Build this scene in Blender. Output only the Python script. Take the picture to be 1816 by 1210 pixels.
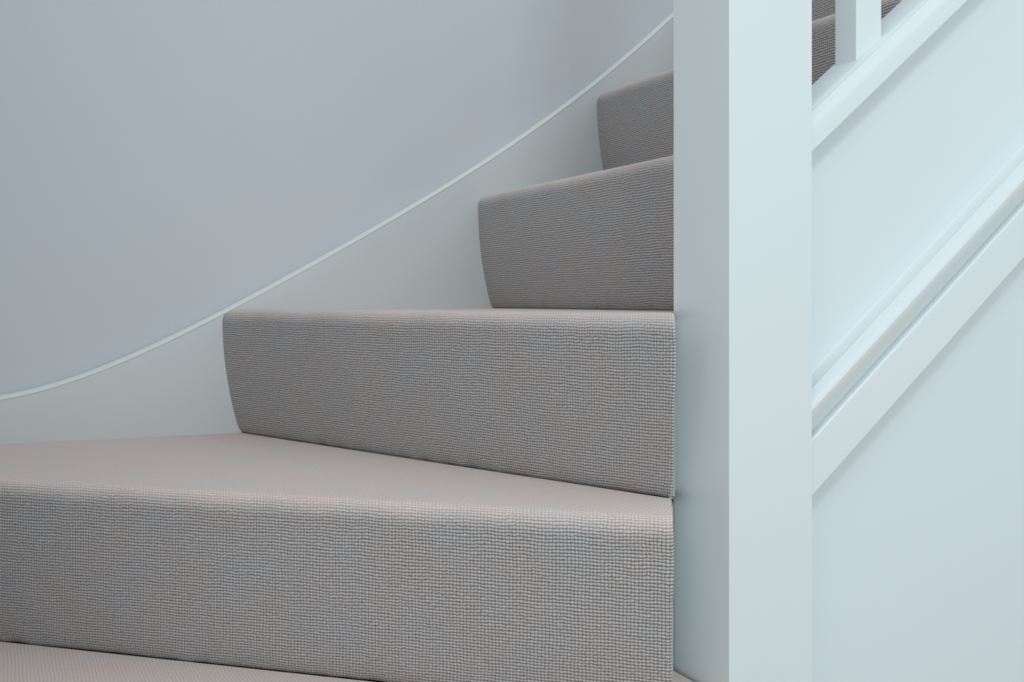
import bpy, bmesh, math, random
from mathutils import Vector, noise
random.seed(4)
sc = bpy.context.scene
for o in list(bpy.data.objects): bpy.data.objects.remove(o)
C = sc.collection
EYE = 0.7727          # eye height above the hall floor (m)

# ------------------------------------------------------------------ camera
cam = bpy.data.objects.new('camera', bpy.data.cameras.new('camera'))
C.objects.link(cam)
cam.location = (0, 0, EYE); cam.rotation_euler = (math.pi/2, 0, 0)
cam.data.sensor_width = 36.0
cam.data.lens = 2025.8/1816*36.0
cam.data.shift_y = -(605-533.4)/1816
cam.data.clip_start = 0.02
sc.camera = cam

# ------------------------------------------------------------------ light
sc.view_settings.view_transform = 'Standard'
sc.view_settings.look = 'None'
sc.view_settings.gamma = 1.0
sc.view_settings.use_curve_mapping = False
sc.view_settings.exposure = 0.0
w = bpy.data.worlds.new('world'); sc.world = w; w.use_nodes = True
w.node_tree.nodes['Background'].inputs[0].default_value = (0.80, 0.92, 1.0, 1)
w.node_tree.nodes['Background'].inputs[1].default_value = 0.84

def area(name, loc, target, sx, sy, power, col):
    l = bpy.data.lights.new(name, 'AREA'); l.shape = 'RECTANGLE'
    l.size = sx; l.size_y = sy; l.energy = power; l.color = col
    o = bpy.data.objects.new(name, l); C.objects.link(o)
    o.location = loc
    o.rotation_euler = (Vector(target)-Vector(loc)).to_track_quat('-Z', 'Y').to_euler()
    return o
area('window_light', (1.25, -1.0, EYE+0.10), (0.6, 1.3, EYE-.2), 1.3, 1.5, 5.5, (0.84, 0.96, 1.0))
area('hall_downlight', (0.45, -0.55, EYE+1.60), (0.35, 1.35, EYE), 0.28, 0.28, 9.5, (0.86, 0.97, 1.0))
area('side_fill', (-0.45, -0.5, EYE+0.9), (0.15, 1.2, EYE-.2), 0.9, 0.9, 2.8, (0.90, 0.97, 1.0))  # added fill, no lamp known there; lifts the newel's left face

# ------------------------------------------------------------------ stair geometry constants
ALPHA = 0.4223
d2 = Vector((math.cos(ALPHA), math.sin(ALPHA)))      # along the straight flight (up it)
n2 = Vector((-math.sin(ALPHA), math.cos(ALPHA)))     # towards the wall behind
N0 = Vector((0.21406, 1.1264))                       # near corner of the newel post
NW = 0.1014                                          # newel post width
D = 0.8308                                           # newel face to wall-string face
RISE, GO = 0.19, 0.2271
PITCH = RISE/GO
S3 = 0.101
SL = -0.73                                           # side wall of the lower flight
F, YH = 2025.8, 533.4
def P(s, t): return N0 + d2*s + n2*t
def T(k): return EYE - 0.0127 + (k-2)*RISE           # height of tread k
def isect(p, u, q, v):
    den = u.x*v.y-u.y*v.x; r = q-p
    return p + u*((r.x*v.y-r.y*v.x)/den)
def hz(px, py, t):                                   # survey: photo point on a plane parallel to the flight
    q = P(0, t); k = (px-908)/F
    l = (k*q.y-q.x)/(d2.x-k*d2.y); qq = q+d2*l
    return l, EYE+(YH-py)*qq.y/F

# ------------------------------------------------------------------ materials
def nodes(name):
    m = bpy.data.materials.new(name); m.use_nodes = True
    return m, m.node_tree, m.node_tree.nodes['Principled BSDF']
def paint(name, col, rough, bump=0.0006, scale=60, var=0.02):
    m, nt, b = nodes(name)
    b.inputs['Roughness'].default_value = rough
    tc = nt.nodes.new('ShaderNodeTexCoord')
    nz = nt.nodes.new('ShaderNodeTexNoise'); nz.inputs['Scale'].default_value = scale
    nz.inputs['Detail'].default_value = 4
    nt.links.new(tc.outputs['Object'], nz.inputs['Vector'])
    n3 = nt.nodes.new('ShaderNodeTexNoise'); n3.inputs['Scale'].default_value = 3
    nt.links.new(tc.outputs['Object'], n3.inputs['Vector'])
    mx = nt.nodes.new('ShaderNodeMix'); mx.data_type = 'RGBA'
    mx.inputs[6].default_value = tuple(c*(1-var) for c in col)+(1,)
    mx.inputs[7].default_value = tuple(min(1, c*(1+var)) for c in col)+(1,)
    nt.links.new(n3.outputs['Fac'], mx.inputs[0]); nt.links.new(mx.outputs[2], b.inputs['Base Color'])
    bp = nt.nodes.new('ShaderNodeBump'); bp.inputs['Distance'].default_value = bump
    bp.inputs['Strength'].default_value = 0.3
    nt.links.new(nz.outputs['Fac'], bp.inputs['Height']); nt.links.new(bp.outputs['Normal'], b.inputs['Normal'])
    return m
M_wall = paint('wall_emulsion', (0.67, 0.685, 0.705), 0.85, 0.0008, 90)
M_gloss = paint('satin_white_paint', (0.80, 0.84, 0.84), 0.38, 0.0003, 40, 0.012)
M_skirt_dim = paint('skirting_white_dimmed', (0.67, 0.69, 0.675), 0.42, 0.0003, 40, 0.012)  # same white paint; dimmer light and warm carpet bounce put into the colour
M_bead = paint('lit_edge_bead_paint', (0.85, 0.85, 0.80), 0.35, 0.0002, 40, 0.01)  # light caught on the top edge, painted in as a whiter colour
M_panel = paint('white_panel_paint', (0.79, 0.84, 0.855), 0.55, 0.0003, 40, 0.012)
M_oak = paint('floor_boards', (0.42, 0.33, 0.25), 0.5, 0.0005, 12, 0.15)
M_core = paint('step_timber_bounce_white', (0.80, 0.84, 0.84), 0.5, 0.0004, 20, 0.02)  # unseen; white added to bounce light onto the newel's left face

ROW, COL = 0.0033, 0.0037
def carpet(name, yarn, gap, worn_lit, worn_lit_gap, bump):
    m, nt, b = nodes(name); L = nt.links.new
    b.inputs['Roughness'].default_value = 0.95
    b.inputs['Sheen Weight'].default_value = 0.25
    b.inputs['Sheen Roughness'].default_value = 0.6
    b.inputs['Specular IOR Level'].default_value = 0.15
    def mth(op, a, c=None, v=None):
        n = nt.nodes.new('ShaderNodeMath'); n.operation = op
        if isinstance(a, (int, float)): n.inputs[0].default_value = a
        else: L(a, n.inputs[0])
        if c is not None:
            if isinstance(c, (int, float)): n.inputs[1].default_value = c
            else: L(c, n.inputs[1])
        return n.outputs[0]
    uv = nt.nodes.new('ShaderNodeUVMap')
    sep = nt.nodes.new('ShaderNodeSeparateXYZ'); L(uv.outputs[0], sep.inputs[0])
    def nz(scale, det=2, four=0):
        n = nt.nodes.new('ShaderNodeTexNoise'); n.inputs['Scale'].default_value = scale
        n.inputs['Detail'].default_value = det
        mp = nt.nodes.new('ShaderNodeMapping'); mp.inputs['Location'].default_value = (four, four*1.7, 0)
        L(uv.outputs[0], mp.inputs[0]); L(mp.outputs[0], n.inputs['Vector'])
        return n.outputs['Fac']
    wob = mth('MULTIPLY', mth('SUBTRACT', nz(28, 2, 3), 0.5), 0.0035)
    wob2 = mth('MULTIPLY', mth('SUBTRACT', nz(30, 2, 9), 0.5), 0.0040)
    fine = mth('MULTIPLY', mth('SUBTRACT', nz(260, 1, 5), 0.5), 0.0019)
    fine2 = mth('MULTIPLY', mth('SUBTRACT', nz(240, 1, 7), 0.5), 0.0019)
    u = mth('ADD', mth('ADD', sep.outputs[0], wob), fine)
    v = mth('ADD', mth('ADD', sep.outputs[1], wob2), fine2)
    su = mth('ABSOLUTE', mth('SINE', mth('MULTIPLY', u, math.pi/COL)))
    sv = mth('ABSOLUTE', mth('SINE', mth('MULTIPLY', v, math.pi/ROW)))
    su = mth('ADD', mth('MULTIPLY', mth('POWER', su, 0.6), 0.68), 0.32)
    sv = mth('POWER', sv, 0.7)
    h = mth('MULTIPLY', su, sv)
    spk = mth('ADD', mth('MULTIPLY', nz(420, 1, 2), 0.5), 0.72)       # uneven loops
    h = mth('MULTIPLY', h, spk)
    # wear: the pile is trodden flat and painted paler, as lit from above, over the tread and the top of the nosing (v runs down the riser from 0)
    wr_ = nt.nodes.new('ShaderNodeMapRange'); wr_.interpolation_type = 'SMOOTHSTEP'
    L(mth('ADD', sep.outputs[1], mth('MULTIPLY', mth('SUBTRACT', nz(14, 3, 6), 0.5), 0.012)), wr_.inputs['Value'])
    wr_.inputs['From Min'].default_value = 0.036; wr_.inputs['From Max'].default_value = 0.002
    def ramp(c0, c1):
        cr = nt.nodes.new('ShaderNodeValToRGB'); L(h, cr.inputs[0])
        cr.color_ramp.elements[0].position = 0.18; cr.color_ramp.elements[0].color = c0+(1,)  # gaps: brown backing, with shade between the loops painted in
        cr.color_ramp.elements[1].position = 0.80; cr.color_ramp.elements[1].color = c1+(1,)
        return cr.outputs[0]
    cr = nt.nodes.new('ShaderNodeMix'); cr.data_type = 'RGBA'
    L(wr_.outputs[0], cr.inputs[0]); L(ramp(gap, yarn), cr.inputs[6]); L(ramp(worn_lit_gap, worn_lit), cr.inputs[7])
    # faint dye-lot variation of the yarn
    mx = nt.nodes.new('ShaderNodeMix'); mx.data_type = 'RGBA'; mx.blend_type = 'MULTIPLY'
    mx.inputs[0].default_value = 1
    cr2 = nt.nodes.new('ShaderNodeValToRGB'); L(nz(16, 3, 1), cr2.inputs[0])
    cr2.color_ramp.elements[0].position = 0.3; cr2.color_ramp.elements[0].color = (0.93, 0.97, 1.0, 1)
    cr2.color_ramp.elements[1].position = 0.7; cr2.color_ramp.elements[1].color = (1.0, 0.95, 0.93, 1)
    L(cr.outputs[2], mx.inputs[6]); L(cr2.outputs[0], mx.inputs[7]); L(mx.outputs[2], b.inputs['Base Color'])
    bp = nt.nodes.new('ShaderNodeBump'); bp.inputs['Distance'].default_value = bump
    bp.inputs['Strength'].default_value = 0.8
    L(mth('MULTIPLY', h, mth('SUBTRACT', 1.0, mth('MULTIPLY', wr_.outputs[0], 0.5))), bp.inputs['Height']); L(bp.outputs['Normal'], b.inputs['Normal'])
    return m
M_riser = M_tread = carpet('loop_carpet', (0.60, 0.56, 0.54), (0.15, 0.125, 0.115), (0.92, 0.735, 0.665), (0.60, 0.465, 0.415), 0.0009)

# ------------------------------------------------------------------ helpers
def link(name, me, m, parent=None, smooth=False):
    o = bpy.data.objects.new(name, me); C.objects.link(o)
    if m: me.materials.append(m)
    if parent: o.parent = parent
    if smooth:
        for p in me.polygons: p.use_smooth = True
    return o
def obj(name, bm, m, parent=None, smooth=False):
    bmesh.ops.recalc_face_normals(bm, faces=bm.faces)
    me = bpy.data.meshes.new(name); bm.to_mesh(me); bm.free()
    return link(name, me, m, parent, smooth)
def tag(o, label=None, cat=None, group=None, kind=None):
    if label: o['label'] = label
    if cat: o['category'] = cat
    if group: o['group'] = group
    if kind: o['kind'] = kind
    return o
def empty(name, loc, label, cat):
    o = bpy.data.objects.new(name, None); C.objects.link(o); o.empty_display_size = .1
    # children carry world coordinates, so the thing's base is set with a matching inverse shift
    o.location = loc
    return tag(o, label, cat)
def rebase(root):
    for ch in root.children: ch.matrix_parent_inverse = root.matrix_basis.inverted()
def prism(poly, z0, z1):
    bm = bmesh.new()
    a = [bm.verts.new((p.x, p.y, z0)) for p in poly]; b = [bm.verts.new((p.x, p.y, z1)) for p in poly]
    bm.faces.new(a); bm.faces.new(b)
    for i in range(len(poly)):
        j = (i+1) % len(poly); bm.faces.new((a[i], a[j], b[j], b[i]))
    return bm
def bevel(bm, w, seg=3, sharp=0.5):
    es = [e for e in bm.edges if len(e.link_faces) == 2 and e.calc_face_angle(0) > sharp]
    bmesh.ops.bevel(bm, geom=es, offset=w, segments=seg, affect='EDGES', profile=0.5)
def sweep(prof, s0, s1, steps=1):
    """closed profile [(t, height at s=0)] run up the pitch of the flight from s0 to s1"""
    bm = bmesh.new(); rings = []
    for i in range(steps+1):
        s = s0+(s1-s0)*i/steps
        rings.append([bm.verts.new((*P(s, t), v+PITCH*s)) for t, v in prof])
    n = len(prof)
    for a, b in zip(rings, rings[1:]):
        for i in range(n):
            j = (i+1) % n; bm.faces.new((a[i], a[j], b[j], b[i]))
    bm.faces.new(rings[0]); bm.faces.new(rings[-1])
    return bm
def shade_by_angle(o, ang=0.6):
    me = o.data
    for p in me.polygons: p.use_smooth = True
    bm = bmesh.new(); bm.from_mesh(me)
    for e in bm.edges:
        e.smooth = not (len(e.link_faces) == 2 and e.calc_face_angle(0) > ang)
    bm.to_mesh(me); bm.free()

# ------------------------------------------------------------------ setting
STR_T = 0.018                                       # wall string thickness
S_END = 2.6
TOP = EYE+3.4
wb = obj('wall_back', prism([P(SL-STR_T, D+STR_T), P(S_END, D+STR_T), P(S_END, D+STR_T+.12), P(SL-STR_T-.12, D+STR_T+.12)], 0, TOP), M_wall)
tag(wb, kind='structure', label='grey white plaster wall rising behind the curved stair skirting')
wl = obj('wall_left', prism([P(SL-STR_T, D+STR_T), P(SL-STR_T-.12, D+STR_T), P(SL-STR_T-.12, -.02), P(SL-STR_T, -.02)], 0, TOP), M_wall)
tag(wl, kind='structure', label='plain plaster wall beside the lower steps')
fl = obj('floor', prism([P(SL-STR_T-.12, D+STR_T+.12), P(S_END, D+STR_T+.12), P(S_END, -2.8), P(SL-1.6, -2.8), P(SL-1.6, -.02), P(SL-STR_T-.12, -.02)], -0.05, 0), M_oak)
tag(fl, kind='structure', label='brown boarded hall floor below the stair')

# wall string (skirting) with its eased curve, surveyed on the plane of the wall
pts_px = [(0, 703), (62, 692), (124, 676), (184, 652), (244, 624), (312, 592), (380, 558), (440, 529), (501, 499), (580, 454),
          (660, 407), (746, 355), (834, 301), (915, 248), (996, 193), (1056, 145), (1115, 94), (1195, 24)]
import numpy as np
cv = [hz(x, y, D) for x, y in pts_px]
co = np.polyfit([c[0] for c in cv], [c[1] for c in cv], 5)
sa, sb = cv[0][0], cv[-1][0]
curve = [(float(x), float(np.polyval(co, x))) for x in np.linspace(sa, sb, 40)]
EP = (curve[-1][1]-curve[-2][1])/(curve[-1][0]-curve[-2][0])
def cat(pts, k=5):
    out = []
    for i in range(len(pts)-1):
        p0 = pts[max(0, i-1)]; p1 = pts[i]; p2 = pts[i+1]; p3 = pts[min(len(pts)-1, i+2)]
        for j in range(k):
            t = j/k
            out.append(tuple(.5*((2*b)+(c-a)*t+(2*a-5*b+4*c-dd)*t*t+(3*b-a-3*c+dd)*t**3) for a, b, c, dd in zip(p0, p1, p2, p3)))
    return out+[pts[-1]]
s0, h0 = curve[0]
m0 = (curve[1][1]-curve[0][1])/(curve[1][0]-curve[0][0]); LL = s0-(SL-STR_T)
left = [(s0-LL*q, h0-m0*LL/2*(1-(1-q)**2)) for q in (1.0, .8, .6, .4, .2)]
s1, h1 = curve[-1]
right = [(s, h1+EP*(min(s-s1, .15))+PITCH*max(0, s-s1-.15)) for s in (s1+.2, s1+.8, S_END)]
line = cat(left+curve+right)
bm = bmesh.new(); rings = []
r = 0.0065
for i, (s, h) in enumerate(line):
    a = line[max(0, i-1)]; b = line[min(len(line)-1, i+1)]
    tx, ty = b[0]-a[0], b[1]-a[1]; q = math.hypot(tx, ty); nx, ny = -ty/q, tx/q
    prof = []
    base = max(0.0, h-0.62)
    prof.append((D+STR_T, s, base)); prof.append((D, s, base))
    prof.append((D, s-0*nx, h-.03))
    for j in range(6):                              # rounded front arris
        an = j/5*math.pi/2
        dn = -r+r*math.sin(an); tt = D+r-r*math.cos(an)
        prof.append((tt, s+nx*dn, h+ny*dn))
    prof.append((D+STR_T, s, h))
    rings.append([bm.verts.new((*P(ss, t), z)) for t, ss, z in prof])
for a, b in zip(rings, rings[1:]):
    for i in range(len(a)):
        j = (i+1) % len(a); bm.faces.new((a[i], a[j], b[j], b[i]))
bm.faces.new(rings[0]); bm.faces.new(rings[-1])
wsb = obj('baseboard_back', bm, M_skirt_dim); shade_by_angle(wsb, 0.5)
tag(wsb, kind='structure', label='white curved skirting string sweeping up the wall behind the carpeted steps')
bm = bmesh.new(); rings = []
for i, (s, h) in enumerate(line):
    a = line[max(0, i-1)]; b = line[min(len(line)-1, i+1)]
    tx, ty = b[0]-a[0], b[1]-a[1]; q = math.hypot(tx, ty); nx, ny = -ty/q, tx/q
    prof = [(D+.010, -.001), (D+.0005, -.0046), (D-.0012, -.0042), (D-.0012, -.0026), (D-.0003, -.0018), (D+.0008, -.0004), (D+.0032, .0012), (D+.0062, .0019), (D+.0100, .0019)]
    rings.append([bm.verts.new((*P(s+nx*dn, t), h+ny*dn)) for t, dn in prof])
for a, b in zip(rings, rings[1:]):
    for i in range(len(a)):
        j = (i+1) % len(a); bm.faces.new((a[i], a[j], b[j], b[i]))
bm.faces.new(rings[0]); bm.faces.new(rings[-1])
o = obj('bead', bm, M_bead, wsb); shade_by_angle(o, 0.5); o['label'] = 'thin white bead along the curved top edge, painted brighter as if lit'
hL = line[0][1]
bm = prism([P(SL, D), P(SL-STR_T, D), P(SL-STR_T, -.02), P(SL, -.02)], 0.0, 0.2)
for v in bm.verts:
    if v.co.z > .1:
        back = (Vector((v.co.x, v.co.y))-P(SL, D)).dot(-n2)
        v.co.z = hL - back*0.55 if back > .01 else hL
bl = obj('baseboard_left', bm, M_skirt_dim); tag(bl, kind='structure', label='white sloping skirting string beside the lower steps')

# ------------------------------------------------------------------ under-stair wall and the closed string
def surv(prof_px, x=1440):                          # photo heights at the newel's right edge -> (t, height at s=0)
    out = []
    for y, t in prof_px:
        l, h = hz(x, y, t); out.append((t, h-PITCH*l))
    return out
CAPY = 185
BK = 0.062
l, h = hz(1440, 881, .008)
SW = NW+.0001                                        # everything starts at the newel post's side
zb = h-PITCH*l
zl = lambda s: zb+PITCH*s
bm = bmesh.new()
ring = []
s_bot = SW; top_s = S_END
for t in (0.036, BK-.004):
    vs = [bm.verts.new((*P(s_bot, t), 0)), bm.verts.new((*P(top_s, t), 0)), bm.verts.new((*P(top_s, t), zl(top_s)+.03)), bm.verts.new((*P(s_bot, t), zl(s_bot)+.03))]
    ring.append(vs); bm.faces.new(vs)
for i in range(4):
    j = (i+1) % 4; bm.faces.new((ring[0][i], ring[0][j], ring[1][j], ring[1][i]))
wr = obj('wall_right', bm, M_panel)
tag(wr, kind='structure', label='smooth pale blue white panel wall under the stair, below the sloping moulding')

stringer = empty('stair_stringer', (*P(NW, .03), 0), 'pale painted sloping stair side with moulded band, rising right of the newel post', 'stair string')
# string board: flat field between capping and lower moulding
a = surv([(240, .034), (820, .034)])
board = [(.034, a[0][1]), (.034, a[1][1]), (BK, a[1][1]), (BK, a[0][1])]
obj('string_board', sweep(board, SW, S_END), M_panel, stringer)
# lower band with its ogee
pp = surv([(656, .0343), (664, .0325), (674, .0275), (683, .0200), (688, .0150), (689, .0130), (700, .0090), (712, .0050), (722, .0022), (728, .0014), (734, .0018), (744, .0045), (756, .0100), (764, .0150), (768, .0172), (770, .0155), (774, .0090), (778, .0062), (784, .0048), (800, .0044), (879, .0044), (881, .0058)])
bk = surv([(881, .042), (658, .042)])
prof = pp+[(bk[0][0], pp[-1][1]), (bk[1][0], pp[0][1])]
o = obj('moulding', sweep(prof, SW, S_END), M_gloss, stringer); shade_by_angle(o, 0.45)
o['label'] = 'satin moulded band with a groove along its upper edge'
# capping rail the balusters stand on
top = hz(1440, CAPY, .0215); topv = top[1]-PITCH*top[0]
cp = surv([(CAPY, .0215), (188, .0195), (193, .0170), (197, .0150), (198, .0135), (207, .0105), (218, .0072), (226, .0054), (234, .0046), (268, .0044), (270, .0058)])
INNER = 0.0712
lo = cp[-1][1]
prof = cp+[(.042, lo), (INNER-.010, lo), (INNER-.002, lo+.004), (INNER, lo+.010), (INNER, topv-.006), (INNER-.002, topv-.001), (INNER-.006, topv)]
o = obj('capping', sweep(prof, SW, S_END), M_gloss, stringer); shade_by_angle(o, 0.45)
o['label'] = 'rounded capping rail on top of the string, its top face carrying the baluster'
rebase(stringer)

# ------------------------------------------------------------------ newel post
bm = prism([P(0, 0), P(NW, 0), P(NW, NW), P(0, NW)], 0.0, TOP); bevel(bm, .0016, 3)  # unseen upper part stretched full height to lengthen its shadow on the wall
newel = obj('newel_post', bm, M_gloss); shade_by_angle(newel, 0.9)
base = Vector((*P(NW/2, NW/2), 0))
for v in newel.data.vertices: v.co -= base
newel.location = base
tag(newel, 'tall square white newel post standing beside the carpeted steps', 'newel post')

# ------------------------------------------------------------------ baluster
def plane_pt(px, py):                               # photo point on the capping's top plane
    best = None
    lo_, hi_ = -.05, .2
    for _ in range(50):
        m_ = (lo_+hi_)/2
        l_, h_ = hz(px, py, m_)
        if h_-(topv+PITCH*l_) < 0: hi_ = m_
        else: lo_ = m_
    return l_, m_
bs, bt = plane_pt(1518, 108)
print('baluster corner s,t', bs, bt)
print('cap inner', plane_pt(1440, 148))
BWD = 0.0
def px_of(p): return 908+F*p.x/p.y
BW = 0.03
for _ in range(40): BW += (1565-px_of(P(bs+BW, bt)))*1e-5*5
BT = 0.03
for _ in range(40): BT += (px_of(P(bs, bt+BT))-1481)*1e-5*5
print('baluster w', BW, BT)
BW = (BW+BT)/2 if abs(BW-BT) < .006 else BW
bm = prism([P(bs, bt), P(bs+BW, bt), P(bs+BW, bt+BT), P(bs, bt+BT)], topv+PITCH*bs, EYE+1.05)
for v in bm.verts:
    if v.co.z < EYE+1:
        s = (Vector((v.co.x, v.co.y))-N0).dot(d2); v.co.z = topv+PITCH*s-.0005
bevel(bm, .0010, 2)
o = obj('baluster', bm, M_gloss); shade_by_angle(o, 0.9)
# put the origin at its foot
base = Vector((*P(bs+BW/2, bt+BT/2), topv+PITCH*(bs+BW/2)))
for v in o.data.vertices: v.co -= base
o.location = base
tag(o, 'square white baluster standing on the sloping capping right of the newel post', 'baluster')

# ------------------------------------------------------------------ carpeted steps
stairs = empty('staircase', (*P(.1, .4), 0), 'winding staircase in ribbed beige grey loop carpet climbing behind the newel post', 'staircase')
O, RAD = 0.0255, 0.019
def over(z):                                        # overhang at depth z below the tread
    if z < RAD:
        c = (RAD-z)/RAD; return O-RAD+RAD*math.sqrt(max(0, 1-c*c))
    q = (z-RAD)/(RISE-RAD); return O*(1-.12*q-.88*q**2.1)
PROF = [(O-RAD+RAD*math.sin(a), RAD-RAD*math.cos(a)) for a in [i/9*math.pi/2 for i in range(10)]]
PROF += [(over(RAD+(RISE-RAD)*i/26), RAD+(RISE-RAD)*i/26) for i in range(1, 27)]
LEN = [0]
for a, b in zip(PROF, PROF[1:]): LEN.append(LEN[-1]+math.hypot(a[0]-b[0], a[1]-b[1]))

def rows_at(A, B, wall_dir, E, o_, n=None, r=.007):
    """plan line at overhang o_ from the foot A-B, trimmed on the wall and turned back along the side to E"""
    u1 = (B-A).normalized(); n1 = Vector((u1.y, -u1.x))
    n = n or max(2, int((B-A).length/.008))
    a = isect(A+n1*o_, u1, A, wall_dir)
    if not E:
        b = B+n1*o_
        return [a+(b-a)*i/n for i in range(n+1)]
    u2 = (E-B).normalized(); K = isect(A+n1*o_, u1, B, u2)
    b = K-u1*r; out = [a+(b-a)*i/n for i in range(n+1)]
    q = K+u2*r
    for j in range(1, 7):
        t = j/6; out.append(b*(1-t)**2+K*2*t*(1-t)+q*t*t)
    m = 3
    for i in range(1, m+1): out.append(q+(E-q)*i/m)
    return out
def riser_mesh(k, A, B, wd, E, parent):
    bm = bmesh.new(); uvl = bm.loops.layers.uv.new('UVMap')
    z0 = T(k); base = rows_at(A, B, wd, E, 0)
    nf = max(2, int((B-A).length/.008))
    us = [0]
    for p, q in zip(base, base[1:]): us.append(us[-1]+(q-p).length)
    n1 = Vector(((B-A).normalized().y, -(B-A).normalized().x))
    side = Vector((0, 0))
    if E: side = Vector(((E-B).normalized().y, -(E-B).normalized().x))
    cols = []
    grid = [rows_at(A, B, wd, E, o_) for o_, z in PROF]
    for i in range(len(base)):
        u = us[i]; col = []; f = 1 if i <= nf else 0
        for j, (o_, z) in enumerate(PROF):
            wv = noise.noise(Vector((u*9, z*14, k*3.3)))*.0011*min(1, z/.02)
            if z > RISE-.012: wv += noise.noise(Vector((u*45, 5, k)))*.0022
            tuck = .0035*max(0, (z-RISE+.008)/.008)
            q = grid[j][i]+(n1*(wv-tuck) if f else side*(wv*.3-tuck*.3))
            if i >= nf and E:                       # the carpet bellies a little where it turns the corner
                q = q+side*.0016*math.sin(min(1, z/.09)*math.pi)*min(1, (i-nf+1)/4)
            zz = z0-z if z < .004 else z0-z+noise.noise(Vector((u*12, 9, k*2.1)))*.0008
            col.append(bm.verts.new((q.x, q.y, zz)))
        cols.append(col)
    for i in range(len(cols)-1):
        for j in range(len(PROF)-1):
            f = bm.faces.new((cols[i][j], cols[i][j+1], cols[i+1][j+1], cols[i+1][j]))
            uvs = ((us[i], LEN[j]), (us[i], LEN[j+1]), (us[i+1], LEN[j+1]), (us[i+1], LEN[j]))
            for lp, c in zip(f.loops, uvs): lp[uvl].uv = c
            f.smooth = True
    me = bpy.data.meshes.new('riser_carpet'); bm.to_mesh(me); bm.free()
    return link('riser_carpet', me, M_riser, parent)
def tread_mesh(k, front, rest, parent):
    """front: plan points of the nosing line left to right; rest: the other corners going round"""
    bm = bmesh.new(); uvl = bm.loops.layers.uv.new('UVMap')
    a, b = front[0], front[-1]
    u1 = (front[min(len(front)-1, 10)]-a).normalized(); v1 = Vector((-u1.y, u1.x))
    vs = [bm.verts.new((p.x, p.y, T(k))) for p in front+rest]
    f = bm.faces.new(vs); bmesh.ops.triangulate(bm, faces=[f])
    # underside, so the carpet has its real thickness
    bot = bmesh.ops.duplicate(bm, geom=bm.faces[:])
    for g in bot['geom']:
        if isinstance(g, bmesh.types.BMVert): g.co.z -= .006
        if isinstance(g, bmesh.types.BMFace): g.normal_flip()
    for f in bm.faces:
        if f.calc_center_median().z > T(k)-.003:
            f.normal_update()
            if f.normal.z < 0: f.normal_flip()
        for lp in f.loops:
            q = Vector((lp.vert.co.x, lp.vert.co.y))-a
            lp[uvl].uv = (q.dot(u1), -q.dot(v1)+1.0*ROW)
    me = bpy.data.meshes.new('tread_carpet'); bm.to_mesh(me); bm.free()
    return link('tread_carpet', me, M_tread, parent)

def unproj(px, py, h):
    Z = F*(EYE-h)/(py-YH); return Vector(((px-908)/F*Z, Z))
W2a, W2b = unproj(455, 772, T(1)), unproj(1194, 885, T(1))
A2 = isect(W2b, W2a-W2b, P(0, D), d2); B2 = W2b
W1a, W1b = unproj(0, 1138, T(0)), unproj(640, 1207, T(0))
B1 = isect(W1a, W1b-W1a, Vector((0, 0)), Vector(((1192.5-908)/F, 1)))
A1 = isect(W1a, W1b-W1a, P(SL, 0), n2)
E1 = P(0, NW)+Vector((-.004, -.004))                # newel's rear left corner
A3, B3 = P(S3, D), P(S3, NW+.001)
corner = P(SL, D)
steps = []
def wall_side(k): return P(S3+(k-3)*GO, D)
def str_side(k): return P(S3+(k-3)*GO, BK+.002) if k > 3 else B3
LAST = 9
spec = {
 -1: (P(SL, -.245), P(-.004, -.245), None),
 0: (P(SL, -.012), P(-.004, -.012), None),
 1: (A1, B1, E1),
 2: (A2, B2, E1),
}
for k in range(3, LAST+1): spec[k] = (wall_side(k), str_side(k), None)
rest = {
 -1: [P(-.004, -.012), P(SL, -.012)],
 0: [P(-.004, 0), P(-.004, NW), E1, B1+Vector((0, 0)), A1],
 1: [A2, corner],
 2: [P(0, NW+.001), P(S3, NW+.001), A3],
}
rest[1] = [B2, A2, corner]
for k in range(3, LAST): rest[k] = ([P(S3, BK+.002)] if k == 3 else [])+[str_side(k+1), wall_side(k+1)]
rest[LAST] = [P(S_END, BK), P(S_END, D)]
for k in sorted(spec):
    A, B, E = spec[k]
    wd = d2 if k > 1 else n2
    Er = B+(E-B).normalized()*.020 if E else None     # the carpet turns 20 mm round the open end, then unseen timber, made white to bounce light
    front = rows_at(A, B, wd, Er, O-RAD)
    rs = rest[k]
    # timber carcass under the carpet
    n1 = Vector(((B-A).normalized().y, -(B-A).normalized().x))
    poly = [p-n1*.004 for p in (rows_at(A, B, wd, E, -.002)[::12]+[E if E else B])]+rs
    core = obj('step', prism(poly, T(k)-RISE+.0005 if k > -1 else 0.0, T(k)-.007), M_core, stairs)
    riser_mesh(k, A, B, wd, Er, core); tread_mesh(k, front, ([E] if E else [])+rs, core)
rebase(stairs)
